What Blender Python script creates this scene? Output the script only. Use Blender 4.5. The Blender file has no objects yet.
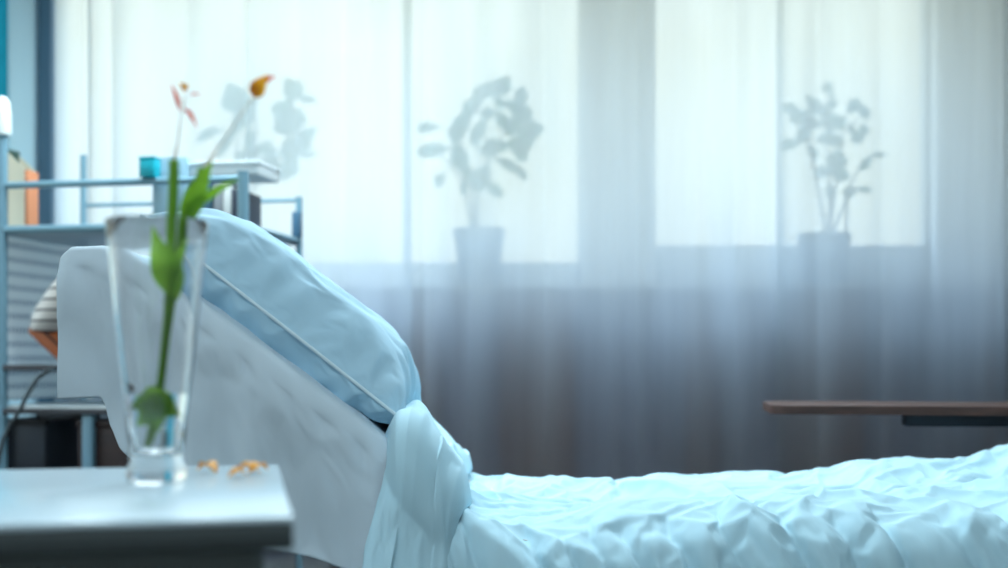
import bpy, bmesh, math, random
from mathutils import Vector, Matrix, noise
random.seed(7)
C = bpy.context.scene.collection
SC = bpy.context.scene
PI = math.pi
F, HZ, CX, ZC = 1200.0, 360.0, 504.0, 0.97      # focal length in px, horizon row, centre column, eye height


def P(x, y, Y):
    return Vector(((x - CX) / F * Y, Y, ZC - (y - HZ) / F * Y))


def PX(x, Y): return (x - CX) / F * Y
def PZ(y, Y): return ZC - (y - HZ) / F * Y


def lin(r, g, b):
    f = lambda c: c / 12.92 if c <= 0.04045 else ((c + 0.055) / 1.055) ** 2.4
    return (f(r / 255), f(g / 255), f(b / 255), 1.0)


def lerp(a, b, t): return a + (b - a) * t


def sstep(a, b, x):
    t = min(1, max(0, (x - a) / (b - a)))
    return t * t * (3 - 2 * t)


def interp(pts, x):
    if x <= pts[0][0]: return pts[0][1]
    for (x0, y0), (x1, y1) in zip(pts, pts[1:]):
        if x <= x1: return lerp(y0, y1, (x - x0) / (x1 - x0))
    return pts[-1][1]


# ------------------------------------------------------------------ materials
def mat(name, col, rough=0.6, metal=0.0, bump=0.0, bscale=200.0, var=0.0, vscale=6.0, **kw):
    m = bpy.data.materials.new(name); m.use_nodes = True
    nt = m.node_tree; b = nt.nodes['Principled BSDF']
    b.inputs['Base Color'].default_value = col
    b.inputs['Roughness'].default_value = rough
    b.inputs['Metallic'].default_value = metal
    for k, v in kw.items(): b.inputs[k.replace('_', ' ')].default_value = v
    tc = nt.nodes.new('ShaderNodeTexCoord')
    if var:
        n = nt.nodes.new('ShaderNodeTexNoise'); n.inputs['Scale'].default_value = vscale; n.inputs['Detail'].default_value = 5
        r = nt.nodes.new('ShaderNodeMixRGB'); r.blend_type = 'MULTIPLY'; r.inputs[0].default_value = var
        r.inputs[1].default_value = col
        nt.links.new(tc.outputs['Object'], n.inputs['Vector']); nt.links.new(n.outputs['Fac'], r.inputs[2])
        nt.links.new(r.outputs[0], b.inputs['Base Color'])
    if bump:
        n2 = nt.nodes.new('ShaderNodeTexNoise'); n2.inputs['Scale'].default_value = bscale; n2.inputs['Detail'].default_value = 3
        bp = nt.nodes.new('ShaderNodeBump'); bp.inputs['Strength'].default_value = bump; bp.inputs['Distance'].default_value = 0.002
        nt.links.new(tc.outputs['Object'], n2.inputs['Vector']); nt.links.new(n2.outputs['Fac'], bp.inputs['Height'])
        nt.links.new(bp.outputs['Normal'], b.inputs['Normal'])
    return m


def cloth_mat(name, col, sheen=0.15, bump=0.25, trans=0.0):
    m = mat(name, col, 0.85, bump=bump, bscale=900)
    b = m.node_tree.nodes['Principled BSDF']
    b.inputs['Sheen Weight'].default_value = sheen
    b.inputs['Specular IOR Level'].default_value = 0.2
    return m


def curtain_mat():
    m = bpy.data.materials.new('sheer_curtain'); m.use_nodes = True
    nt = m.node_tree; nt.nodes.clear()
    out = nt.nodes.new('ShaderNodeOutputMaterial')
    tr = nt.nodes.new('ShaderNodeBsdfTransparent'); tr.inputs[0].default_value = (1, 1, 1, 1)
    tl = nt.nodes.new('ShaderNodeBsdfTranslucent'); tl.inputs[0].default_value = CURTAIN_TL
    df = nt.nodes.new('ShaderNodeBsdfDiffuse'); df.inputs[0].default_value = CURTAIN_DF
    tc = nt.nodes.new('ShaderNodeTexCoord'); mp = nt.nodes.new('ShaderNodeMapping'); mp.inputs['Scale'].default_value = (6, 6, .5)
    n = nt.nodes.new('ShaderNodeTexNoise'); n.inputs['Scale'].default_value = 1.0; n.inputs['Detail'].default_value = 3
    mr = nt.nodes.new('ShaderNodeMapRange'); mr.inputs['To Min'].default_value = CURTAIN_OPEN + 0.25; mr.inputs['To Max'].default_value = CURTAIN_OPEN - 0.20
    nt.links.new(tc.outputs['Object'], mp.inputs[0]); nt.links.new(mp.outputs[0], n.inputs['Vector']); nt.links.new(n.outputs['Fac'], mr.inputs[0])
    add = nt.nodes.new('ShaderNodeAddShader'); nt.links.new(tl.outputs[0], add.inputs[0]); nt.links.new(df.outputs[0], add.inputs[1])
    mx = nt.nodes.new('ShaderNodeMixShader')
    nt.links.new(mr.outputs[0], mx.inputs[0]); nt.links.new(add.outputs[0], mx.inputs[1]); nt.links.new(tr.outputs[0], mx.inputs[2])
    nt.links.new(mx.outputs[0], out.inputs[0])
    return m


def leaf_mat(name, col, tcol, var=.5, vscale=30, t=.5):
    m = mat(name, col, .5, var=var, vscale=vscale)
    nt = m.node_tree; b = nt.nodes['Principled BSDF']; out = nt.nodes['Material Output']
    tl = nt.nodes.new('ShaderNodeBsdfTranslucent'); tl.inputs[0].default_value = tcol
    mx = nt.nodes.new('ShaderNodeMixShader'); mx.inputs[0].default_value = t
    nt.links.new(b.outputs[0], mx.inputs[1]); nt.links.new(tl.outputs[0], mx.inputs[2]); nt.links.new(mx.outputs[0], out.inputs[0])
    return m


def pane_mat():
    m = bpy.data.materials.new('window_glass'); m.use_nodes = True
    nt = m.node_tree; nt.nodes.clear()
    out = nt.nodes.new('ShaderNodeOutputMaterial')
    tr = nt.nodes.new('ShaderNodeBsdfTransparent'); tr.inputs[0].default_value = (0.96, 0.98, 0.97, 1)
    gl = nt.nodes.new('ShaderNodeBsdfGlossy'); gl.inputs['Roughness'].default_value = 0.02
    mx = nt.nodes.new('ShaderNodeMixShader'); mx.inputs[0].default_value = 0.015
    nt.links.new(tr.outputs[0], mx.inputs[1]); nt.links.new(gl.outputs[0], mx.inputs[2]); nt.links.new(mx.outputs[0], out.inputs[0])
    return m


def dotted_mat(name, base, dot, sx, sz, rad=0.28, rough=0.4, axis='X'):
    """perforated sheet: rows of dark holes"""
    m = mat(name, base, rough)
    nt = m.node_tree; b = nt.nodes['Principled BSDF']
    tc = nt.nodes.new('ShaderNodeTexCoord'); sep = nt.nodes.new('ShaderNodeSeparateXYZ')
    nt.links.new(tc.outputs['Object'], sep.inputs[0])

    def cell(sock, s):
        a = nt.nodes.new('ShaderNodeMath'); a.operation = 'MULTIPLY'; a.inputs[1].default_value = s; nt.links.new(sock, a.inputs[0])
        fr = nt.nodes.new('ShaderNodeMath'); fr.operation = 'FRACT'; nt.links.new(a.outputs[0], fr.inputs[0])
        sb = nt.nodes.new('ShaderNodeMath'); sb.operation = 'SUBTRACT'; sb.inputs[1].default_value = 0.5; nt.links.new(fr.outputs[0], sb.inputs[0])
        ab = nt.nodes.new('ShaderNodeMath'); ab.operation = 'ABSOLUTE'; nt.links.new(sb.outputs[0], ab.inputs[0])
        lt = nt.nodes.new('ShaderNodeMath'); lt.operation = 'LESS_THAN'; lt.inputs[1].default_value = rad; nt.links.new(ab.outputs[0], lt.inputs[0])
        return lt
    a1 = cell(sep.outputs[axis], sx); a2 = cell(sep.outputs['Z'], sz)
    mu = nt.nodes.new('ShaderNodeMath'); mu.operation = 'MULTIPLY'
    nt.links.new(a1.outputs[0], mu.inputs[0]); nt.links.new(a2.outputs[0], mu.inputs[1])
    mx = nt.nodes.new('ShaderNodeMixRGB'); mx.inputs[1].default_value = base; mx.inputs[2].default_value = dot
    nt.links.new(mu.outputs[0], mx.inputs[0]); nt.links.new(mx.outputs[0], b.inputs['Base Color'])
    return m


def thin_glow(m, col, t):
    """let part of the light through a thin perforated sheet"""
    nt = m.node_tree; b = nt.nodes['Principled BSDF']; out = nt.nodes['Material Output']
    tl = nt.nodes.new('ShaderNodeBsdfTranslucent'); mx = nt.nodes.new('ShaderNodeMixShader'); mx.inputs[0].default_value = t
    src = b.inputs['Base Color'].links[0].from_socket; nt.links.new(src, tl.inputs[0])
    nt.links.new(b.outputs[0], mx.inputs[1]); nt.links.new(tl.outputs[0], mx.inputs[2]); nt.links.new(mx.outputs[0], out.inputs[0])
    return m


def stripe_mat(name, base, stripe, scale, width=0.18):
    m = mat(name, base, 0.8)
    nt = m.node_tree; b = nt.nodes['Principled BSDF']
    tc = nt.nodes.new('ShaderNodeTexCoord'); sep = nt.nodes.new('ShaderNodeSeparateXYZ')
    nt.links.new(tc.outputs['Object'], sep.inputs[0])
    a = nt.nodes.new('ShaderNodeMath'); a.operation = 'MULTIPLY'; a.inputs[1].default_value = scale; nt.links.new(sep.outputs['Z'], a.inputs[0])
    fr = nt.nodes.new('ShaderNodeMath'); fr.operation = 'FRACT'; nt.links.new(a.outputs[0], fr.inputs[0])
    lt = nt.nodes.new('ShaderNodeMath'); lt.operation = 'LESS_THAN'; lt.inputs[1].default_value = width; nt.links.new(fr.outputs[0], lt.inputs[0])
    mx = nt.nodes.new('ShaderNodeMixRGB'); mx.inputs[1].default_value = base; mx.inputs[2].default_value = stripe
    nt.links.new(lt.outputs[0], mx.inputs[0]); nt.links.new(mx.outputs[0], b.inputs['Base Color'])
    return m


def wood_mat(name, c1, c2, rough=0.4, scale=(2, 18, 18)):
    m = mat(name, c1, rough)
    nt = m.node_tree; b = nt.nodes['Principled BSDF']
    tc = nt.nodes.new('ShaderNodeTexCoord'); mp = nt.nodes.new('ShaderNodeMapping'); mp.inputs['Scale'].default_value = scale
    n = nt.nodes.new('ShaderNodeTexNoise'); n.inputs['Scale'].default_value = 3; n.inputs['Detail'].default_value = 6; n.inputs['Distortion'].default_value = 1.2
    cr = nt.nodes.new('ShaderNodeValToRGB'); cr.color_ramp.elements[0].color = c1; cr.color_ramp.elements[1].color = c2
    cr.color_ramp.elements[0].position = 0.35; cr.color_ramp.elements[1].position = 0.7
    nt.links.new(tc.outputs['Object'], mp.inputs[0]); nt.links.new(mp.outputs[0], n.inputs['Vector']); nt.links.new(n.outputs['Fac'], cr.inputs[0]); nt.links.new(cr.outputs[0], b.inputs['Base Color'])
    return m


def emit_mat(name, col, s):
    m = bpy.data.materials.new(name); m.use_nodes = True
    nt = m.node_tree; nt.nodes.clear()
    out = nt.nodes.new('ShaderNodeOutputMaterial'); e = nt.nodes.new('ShaderNodeEmission')
    e.inputs[0].default_value = col; e.inputs[1].default_value = s; nt.links.new(e.outputs[0], out.inputs[0])
    return m


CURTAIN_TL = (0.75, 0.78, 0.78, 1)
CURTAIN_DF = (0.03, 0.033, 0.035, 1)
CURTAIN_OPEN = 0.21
SKY_HORIZON = (1.0, 1.08, .98)
SKY_ZENITH = (2.9, 4.3, 6.3)
SKY_GAIN = 1.0
EXPOSURE = 0.45

M = dict(
    teal=mat('teal_paint', lin(0, 196, 226), 0.6, bump=0.05),
    wall=mat('pale_wall_paint', lin(236, 240, 242), 0.7, bump=0.05),
    pilaster=mat('pale_blue_paint', lin(200, 234, 247), 0.5),
    slate=mat('slate_blue_paint', lin(62, 100, 125), 0.5),
    wainscot=wood_mat('dark_wood_wainscot', lin(74, 44, 36), lin(92, 58, 48), 0.6, (14, 14, 1.2)),  # brown of the added boards that darken the curtain in bands
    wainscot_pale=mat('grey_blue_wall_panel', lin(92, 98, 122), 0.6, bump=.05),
    floor=mat('grey_vinyl', lin(72, 66, 64), 0.35, var=0.3, vscale=3),
    ceiling=mat('white_ceiling', lin(235, 235, 235), 0.8),
    frame=mat('white_window_frame', lin(225, 228, 225), 0.4),
    sill=mat('pale_stone_sill', lin(200, 205, 208), 0.4, var=0.1),
    glass_pane=pane_mat(), curtain=curtain_mat(),
    duvet=cloth_mat('pale_aqua_cotton', lin(190, 226, 239), 0.1),
    pillow=cloth_mat('pale_blue_cotton', lin(184, 220, 238), 0.1),
    piping=cloth_mat('paler_blue_piping', lin(222, 242, 250), 0.1),
    sheet=cloth_mat('white_cotton_sheet', lin(207, 223, 233), 0.1),
    mattress=cloth_mat('mattress_ticking', lin(210, 215, 215), 0.05),
    bedmetal=mat('dark_bed_metal', lin(40, 44, 48), 0.45, 0.3),
    cream=mat('cream_enamel', lin(215, 222, 222), 0.35),
    rubber=mat('black_rubber', lin(25, 25, 27), 0.7),
    chrome=mat('brushed_steel', lin(190, 200, 205), 0.3, 1.0),
    rack=mat('blue_grey_enamel', lin(122, 160, 176), 0.35, 0.1),
    rackshelf=mat('grey_enamel', lin(150, 170, 182), 0.4),
    darkrail=mat('dark_grey_rail', lin(62, 62, 66), 0.5),
    perf=thin_glow(dotted_mat('perforated_white_sheet', lin(246, 250, 251), lin(120, 140, 160), 48, 21, 0.2, axis='Y'), None, .5),
    perfdark=dotted_mat('perforated_dark_plastic', lin(34, 40, 48), lin(60, 68, 78), 95, 70, 0.2, 0.5),
    whiteplastic=mat('white_plastic', lin(238, 245, 242), 0.4),
    cabtop=mat('white_laminate', lin(205, 225, 235), 0.2, bump=0.0),
    cabbody=mat('grey_green_laminate', lin(122, 132, 131), 0.5),
    cabdark=mat('dark_edge_band', lin(60, 68, 69), 0.6),  # dark colour stands for shade on the white top's front edge
    darkknob=mat('dark_bronze', lin(40, 38, 40), 0.4, 0.5),
    glass=mat('clear_glass', (1, 1, 1, 1), 0.0, Transmission_Weight=1.0, IOR=1.45),
    water=mat('water', (0.97, 1, 1, 1), 0.0, Transmission_Weight=1.0, IOR=1.33),
    stem=leaf_mat('flower_stem_green', lin(125, 178, 58), lin(140, 195, 50), .5, 40, .35),
    leaf=leaf_mat('flower_leaf_green', lin(125, 178, 60), lin(150, 205, 50), .5, 30),
    stempale=leaf_mat('dry_pink_stem', lin(240, 232, 224), lin(245, 238, 230), .2, 30),  # stalk paled towards white for the window glare washing it out
    petalorange=leaf_mat('orange_petal', lin(255, 188, 40), lin(255, 165, 15), .2, 60, .3),
    petalred=leaf_mat('wilted_red_petal', lin(225, 90, 60), lin(235, 90, 60), .3, 60),
    pot=mat('grey_blue_pot', lin(130, 150, 168), 0.6),
    soil=mat('potting_soil', lin(50, 40, 34), 0.95),
    foliage=leaf_mat('houseplant_leaf', lin(78, 112, 92), lin(110, 150, 125), .3, 8, .35),
    bark=mat('plant_stem_brown', lin(90, 82, 62), 0.8),
    tabletop=wood_mat('dark_walnut', lin(58, 32, 24), lin(80, 48, 38), 0.7, (2, 14, 14)),
    tableband=mat('dark_walnut_edge', lin(46, 34, 36), 0.5),
    tablemetal=mat('dark_blue_steel', lin(24, 30, 40), 0.6),
    binder=mat('pale_blue_binder', lin(150, 185, 200), 0.5),
    binderdark=mat('slate_binder', lin(72, 108, 128), 0.5),
    paper=mat('white_paper', lin(225, 228, 225), 0.8),
    bookgrey=mat('grey_book_cover', lin(150, 155, 160), 0.6),
    bookdark=mat('dark_book_cover', lin(58, 66, 80), 0.6),
    tealbox=mat('turquoise_card', lin(0, 172, 190), 0.5),
    whitebox=mat('white_card', lin(222, 230, 232), 0.6),
    creamcard=mat('cream_card', lin(232, 222, 198), 0.7),
    browncard=mat('tan_card', lin(205, 130, 90), 0.7),
    greenedge=mat('dark_green_card', lin(30, 62, 52), 0.6),
    leather=mat('tan_leather', lin(182, 95, 48), 0.5, bump=0.2, bscale=120),
    stripes=stripe_mat('striped_cotton', lin(218, 212, 205), lin(52, 44, 48), 28, 0.2),
    cable=mat('dark_grey_cable', lin(62, 68, 70), 0.5),
    brownbox=wood_mat('dark_brown_wood', lin(46, 27, 24), lin(62, 38, 32), 0.5, (2, 2, 14)),
    lampbody=mat('lamp_body_white', lin(230, 230, 230), 0.5),
    lampglow=emit_mat('lamp_diffuser', (1, 0.98, 0.95, 1), 3.0),  # glow of the added fill lamps
)


# ------------------------------------------------------------------ mesh helpers
class MB:
    def __init__(s): s.bm = bmesh.new(); s.flat = False

    def box(s, c, d, rot=None, bevel=0.0, seg=2):
        b2 = bmesh.new(); bmesh.ops.create_cube(b2, size=1.0)
        for v in b2.verts: v.co = Vector((v.co.x * d[0], v.co.y * d[1], v.co.z * d[2]))
        if bevel: bmesh.ops.bevel(b2, geom=b2.edges[:], offset=min(bevel, min(d) * 0.49), segments=seg, profile=0.5, affect='EDGES')
        mx = Matrix.Translation(Vector(c)) @ (rot.to_4x4() if rot is not None else Matrix())
        s._merge(b2, mx); return s

    def _merge(s, b2, mx=Matrix()):
        me = bpy.data.meshes.new('tmp'); b2.transform(mx); b2.to_mesh(me); b2.free(); s.bm.from_mesh(me); bpy.data.meshes.remove(me)

    def tube(s, pts, r, n=12, caps=True):
        pts = [Vector(p) for p in pts]; m = len(pts)
        rs = r if isinstance(r, (list, tuple)) else [r] * m
        rings = []; up = None
        for i, p in enumerate(pts):
            t = (pts[min(i + 1, m - 1)] - pts[max(i - 1, 0)]).normalized()
            if up is None: up = Vector((0, 0, 1)) if abs(t.z) < 0.9 else Vector((1, 0, 0))
            a = t.cross(up).normalized(); b = a.cross(t).normalized(); up = b
            rings.append([s.bm.verts.new(p + (a * math.cos(2 * PI * k / n) + b * math.sin(2 * PI * k / n)) * rs[i]) for k in range(n)])
        for r0, r1 in zip(rings, rings[1:]):
            for k in range(n): s.bm.faces.new((r0[k], r0[(k + 1) % n], r1[(k + 1) % n], r1[k]))
        if caps: s.bm.faces.new(rings[0][::-1]); s.bm.faces.new(rings[-1])
        return s

    def lathe(s, prof, c=(0, 0, 0), n=40, closed=False):
        c = Vector(c); rings = []
        for (r, z) in prof:
            if r < 1e-6: rings.append([s.bm.verts.new(c + Vector((0, 0, z)))])
            else: rings.append([s.bm.verts.new(c + Vector((r * math.cos(2 * PI * k / n), r * math.sin(2 * PI * k / n), z))) for k in range(n)])
        for a, b in zip(rings, rings[1:]):
            for k in range(n):
                k2 = (k + 1) % n
                if len(a) == 1 and len(b) == 1: continue
                if len(a) == 1: s.bm.faces.new((a[0], b[k2], b[k]))
                elif len(b) == 1: s.bm.faces.new((a[k], a[k2], b[0]))
                else: s.bm.faces.new((a[k], a[k2], b[k2], b[k]))
        return s

    def grid(s, fn, nu, nv):
        vs = [[s.bm.verts.new(fn(i / nu, j / nv)) for j in range(nv + 1)] for i in range(nu + 1)]
        for i in range(nu):
            for j in range(nv): s.bm.faces.new((vs[i][j], vs[i + 1][j], vs[i + 1][j + 1], vs[i][j + 1]))
        return s

    def prism(s, poly, y0, y1, bevel=0):
        """polygon in XZ extruded along Y"""
        a = [s.bm.verts.new((x, y0, z)) for x, z in poly]; b = [s.bm.verts.new((x, y1, z)) for x, z in poly]
        n = len(poly); s.bm.faces.new(a); s.bm.faces.new(b[::-1])
        for k in range(n): s.bm.faces.new((a[k], b[k], b[(k + 1) % n], a[(k + 1) % n]))
        return s

    def leaf(s, base, tip, w, curl=0.15, nrm=Vector((0, -1, 0)), n=6):
        base, tip = Vector(base), Vector(tip); ax = tip - base; L = ax.length; t = ax.normalized()
        side = t.cross(nrm).normalized(); nn = side.cross(t).normalized()
        rows = []
        for i in range(n + 1):
            u = i / n; ww = w * (math.sin(PI * u ** 0.8) ** 1.15 if 0 < u < 1 else 0)
            c = base + ax * u + nn * (curl * L * math.sin(PI * u))
            if u in (0, 1): rows.append([s.bm.verts.new(c)])
            else: rows.append([s.bm.verts.new(c + side * ww * k * 0.5 + nn * abs(k) * ww * 0.18) for k in (-1, 0, 1)])
        for a, b in zip(rows, rows[1:]):
            if len(a) == 1: s.bm.faces.new((a[0], b[0], b[1])); s.bm.faces.new((a[0], b[1], b[2]))
            elif len(b) == 1: s.bm.faces.new((a[0], b[0], a[1])); s.bm.faces.new((a[1], b[0], a[2]))
            else:
                for k in (0, 1): s.bm.faces.new((a[k], b[k], b[k + 1], a[k + 1]))
        return s

    def build(s, name, m, parent=None, smooth=35, loc=None, rot=None):
        bmesh.ops.recalc_face_normals(s.bm, faces=s.bm.faces)
        me = bpy.data.meshes.new(name); s.bm.to_mesh(me); s.bm.free()
        if m: me.materials.append(m)
        o = bpy.data.objects.new(name, me); C.objects.link(o)
        if parent: o.parent = parent
        if loc is not None: o.location = loc
        if rot is not None: o.rotation_euler = rot
        if smooth:
            me.shade_smooth()
            if smooth < 180: me.set_sharp_from_angle(angle=math.radians(smooth))
        return o


def tag(o, label=None, cat=None, group=None, kind=None):
    for k, v in (('label', label), ('category', cat), ('group', group), ('kind', kind)):
        if v: o[k] = v
    return o


def empty(name, loc, rz=0.0, label=None, cat=None, group=None):
    o = bpy.data.objects.new(name, None); C.objects.link(o); o.location = loc; o.rotation_euler = (0, 0, rz)
    o.empty_display_size = 0.1
    return tag(o, label, cat, group)


def struct(o): o['kind'] = 'structure'; return o


def rotY(a): return Matrix.Rotation(a, 3, 'Y')
def rotX(a): return Matrix.Rotation(a, 3, 'X')
def rotZ(a): return Matrix.Rotation(a, 3, 'Z')


def origin_to(o, loc):
    """move the object's origin without moving its mesh (children are not yet attached)"""
    loc = Vector(loc); o.data.transform(Matrix.Translation(-loc)); o.location = loc
    return o


def subsurf(o, lv=2):
    md = o.modifiers.new('smooth', 'SUBSURF'); md.levels = lv; md.render_levels = lv


def run_cloth(o, collider, frames, grow, bend, grav, pin_verts=(), quality=6):
    """let the cloth buckle into natural creases, then keep the settled mesh"""
    m = o.modifiers.new('cloth', 'CLOTH'); s = m.settings
    if pin_verts:
        vg = o.vertex_groups.new(name='pin'); vg.add(list(pin_verts), 1.0, 'ADD'); s.vertex_group_mass = 'pin'; s.pin_stiffness = 1
    if collider:
        collider.modifiers.new('col', 'COLLISION'); collider.collision.thickness_outer = .006; collider.collision.cloth_friction = 12
    s.quality = quality; s.mass = .15; s.tension_stiffness = 15; s.compression_stiffness = 15; s.shear_stiffness = 8; s.bending_stiffness = bend
    s.tension_damping = 5; s.compression_damping = 5; s.bending_damping = .5; s.air_damping = 2.0
    s.shrink_min = -grow; s.shrink_max = -grow; s.effector_weights.gravity = grav
    m.collision_settings.use_collision = bool(collider)
    m.collision_settings.distance_min = .004; m.collision_settings.collision_quality = 2; m.collision_settings.use_self_collision = False
    m.point_cache.frame_start = 1; m.point_cache.frame_end = frames + 1
    SC.frame_start = 1; SC.frame_end = frames + 1
    for f in range(1, frames + 1): SC.frame_set(f)
    me = bpy.data.meshes.new_from_object(o.evaluated_get(bpy.context.evaluated_depsgraph_get()))
    o.modifiers.clear(); old = o.data; o.data = me; nm = old.name; bpy.data.meshes.remove(old); me.name = nm
    o.vertex_groups.clear(); SC.frame_set(1)


# ------------------------------------------------------------------ room
RX0, RX1, RY0, WY, WT, RZ = -2.9, 3.6, -2.4, 5.25, 0.22, 2.9
GY = WY + .10      # plane of the window frames
W1 = (-1.99, PX(581, GY), PZ(262, GY), 2.74)
W2 = (PX(653, GY), PX(929, GY), PZ(245, GY), 2.74)
SILLZ = 1.295
TEALX = PX(10, 5.2)

b = MB(); b.box(((RX0 + RX1) / 2, (RY0 + WY + WT) / 2, -0.05), (RX1 - RX0 + .4, WY + WT - RY0 + .4, 0.1)); struct(b.build('floor', M['floor'], smooth=0))
b = MB(); b.box(((RX0 + RX1) / 2, (RY0 + WY + WT) / 2, RZ + 0.05), (RX1 - RX0 + .4, WY + WT - RY0 + .4, 0.1)); struct(b.build('ceiling', M['ceiling'], smooth=0))
W3 = (1.2, 4.2, .9, 2.5)      # unseen window added in the left wall for fill light and vase highlights
b = MB()
for y0, y1, z0, z1 in ((RY0, W3[0], 0, RZ), (W3[1], WY + WT, 0, RZ), (W3[0], W3[1], 0, W3[2]), (W3[0], W3[1], W3[3], RZ)):
    b.box((RX0 - .1, (y0 + y1) / 2, (z0 + z1) / 2), (0.2, y1 - y0, z1 - z0))
struct(b.build('wall_left', M['wall'], smooth=0))
b = MB(); b.box((RX1 + .1, (RY0 + WY + WT) / 2, RZ / 2), (0.2, WY + WT - RY0, RZ)); struct(b.build('wall_right', M['wall'], smooth=0))
b = MB(); b.box(((RX0 + RX1) / 2, RY0 - .1, RZ / 2), (RX1 - RX0 + .4, 0.2, RZ)); struct(b.build('wall_front', M['wall'], smooth=0))

b = MB()
def wbox(x0, x1, z0, z1): b.box(((x0 + x1) / 2, WY + WT / 2, (z0 + z1) / 2), (x1 - x0, WT, z1 - z0))
wbox(RX0, W1[0], 0, RZ); wbox(W1[1], W2[0], 0, RZ); wbox(W2[1], RX1, 0, RZ)
wbox(W1[0], W1[1], 0, SILLZ - .012); wbox(W1[0], W1[1], W1[3], RZ)
wbox(W2[0], W2[1], 0, SILLZ - .012); wbox(W2[0], W2[1], W2[3], RZ)
struct(b.build('wall_back', M['wall'], smooth=0))
b = MB(); b.box(((RX0 + TEALX) / 2, WY - 0.006, RZ / 2), (TEALX - RX0, 0.012, RZ)); struct(b.build('trim_1', M['teal'], smooth=0))
b = MB(); b.box((PX(25, 5.17), 5.19, RZ / 2), (PX(40, 5.17) - PX(10, 5.17), 0.12, RZ), bevel=0.02, seg=4); struct(b.build('trim_2', M['pilaster']))
b = MB(); b.box((PX(47, 5.13), 5.15, RZ / 2), (PX(54, 5.13) - PX(40, 5.13), 0.10, RZ), bevel=0.006); struct(b.build('trim_3', M['slate']))
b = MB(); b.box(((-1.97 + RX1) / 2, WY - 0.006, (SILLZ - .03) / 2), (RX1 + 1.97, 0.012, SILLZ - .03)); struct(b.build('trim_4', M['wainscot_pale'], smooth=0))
for i, (x0, x1) in enumerate([(330, 350), (408, 442), (500, 574), (684, 718), (785, 860), (982, 1020)]):  # unseen boards added so the curtain darkens in bands, pot shadow included
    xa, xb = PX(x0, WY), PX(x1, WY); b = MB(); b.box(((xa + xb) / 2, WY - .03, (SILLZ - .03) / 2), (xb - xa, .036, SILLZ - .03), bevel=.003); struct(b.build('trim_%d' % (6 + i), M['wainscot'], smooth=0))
b = MB(); b.box(((-1.97 + RX1) / 2, WY - 0.075, SILLZ - 0.010), (RX1 + 1.97, 0.15, 0.02), bevel=0.005)
for w in (W1, W2): b.box(((w[0] + w[1]) / 2, WY + .08, SILLZ - .008), (w[1] - w[0] - .004, .17, .016))
struct(b.build('trim_5', M['sill']))
b = MB(); b.box(((RX0 + RX1) / 2, WY - 0.035, 0.05), (RX1 - RX0, 0.02, 0.1), bevel=0.004); struct(b.build('baseboard_back', M['frame']))


def window(name, w, mull):
    x0, x1, z0, z1 = w; t = 0.012; y = GY + .03
    b = MB()
    b.box((x0 + t / 2, y, (SILLZ + z1) / 2), (t, 0.06, z1 - SILLZ), bevel=.003); b.box((x1 - t / 2, y, (SILLZ + z1) / 2), (t, 0.06, z1 - SILLZ), bevel=.003)
    b.box(((x0 + x1) / 2, y, (z0 + SILLZ) / 2), (x1 - x0, 0.06, z0 - SILLZ), bevel=.003); b.box(((x0 + x1) / 2, y, z1 - .02), (x1 - x0, 0.06, .04), bevel=.003)
    for mx in mull: b.box((mx, y, (z0 + z1) / 2), (0.02, 0.05, z1 - z0 - .03), bevel=.004)
    o = struct(b.build(name, M['frame']))
    g = MB(); g.box(((x0 + x1) / 2, y, (z0 + z1) / 2), (x1 - x0 - .02, 0.006, z1 - z0 - .02)); g.build('pane', M['glass_pane'], o, 0)
def side_window():  # added opening, lights the bed from the left and whitens the vase edge
    y0, y1, z0, z1 = W3; x = RX0 - .1; t = .05
    b = MB()
    for y in (y0 + t / 2, y1 - t / 2, (y0 + y1) / 2): b.box((x, y, (z0 + z1) / 2), (.06, t, z1 - z0 - 2 * t + .002))
    for z in (z0 + t / 2, z1 - t / 2): b.box((x, (y0 + y1) / 2, z), (.06, y1 - y0, t), bevel=.004)
    o = struct(b.build('window_3', M['frame']))
    g = MB(); g.box((x, (y0 + y1) / 2, (z0 + z1) / 2), (.006, y1 - y0 - .02, z1 - z0 - .02)); g.build('pane', M['glass_pane'], o, 0)
side_window()
window('window_1', W1, [PX(406, GY)]); window('window_2', W2, [])


# ------------------------------------------------------------------ curtains
CY = 4.85
def curtain(x0, x1, folds, seed, label, yo=0.0, amp=0.012):
    """folds: list of (px, depth m, width m) narrow pleats; gentle waves in between"""
    X0, X1 = PX(x0, CY), PX(x1, CY)
    def fn(u, v):
        X = lerp(X0, X1, u); z = lerp(0.04, 2.74, v)
        y = CY + yo
        sway = 0.6 + 0.4 * noise.noise(Vector((X * 2, z * .4, seed)))
        y += amp * sway * math.sin(X * 17 + 1.6 * math.sin(X * 4.3 + seed) + 0.25 * z) + amp * 1.4 * noise.noise(Vector((X * 5.0, z * 0.25, seed + 9)))
        dx = 0
        for (fp, d, w) in folds:
            fx = PX(fp + 3 * noise.noise(Vector((z * .6, fp, 2))), CY); q = (X - fx) / w
            y -= d * math.exp(-q * q)
            dx += -0.9 * d * q * math.exp(-q * q)
        return Vector((X + dx, y, z))
    b = MB(); b.grid(fn, int((X1 - X0) * 150), 30)
    o = b.build('sheer_curtain', M['curtain'], smooth=180)
    return tag(origin_to(o, ((X0 + X1) / 2, CY + yo, 0)), label, 'curtain', 'sheer curtain panels across the windows')

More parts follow.
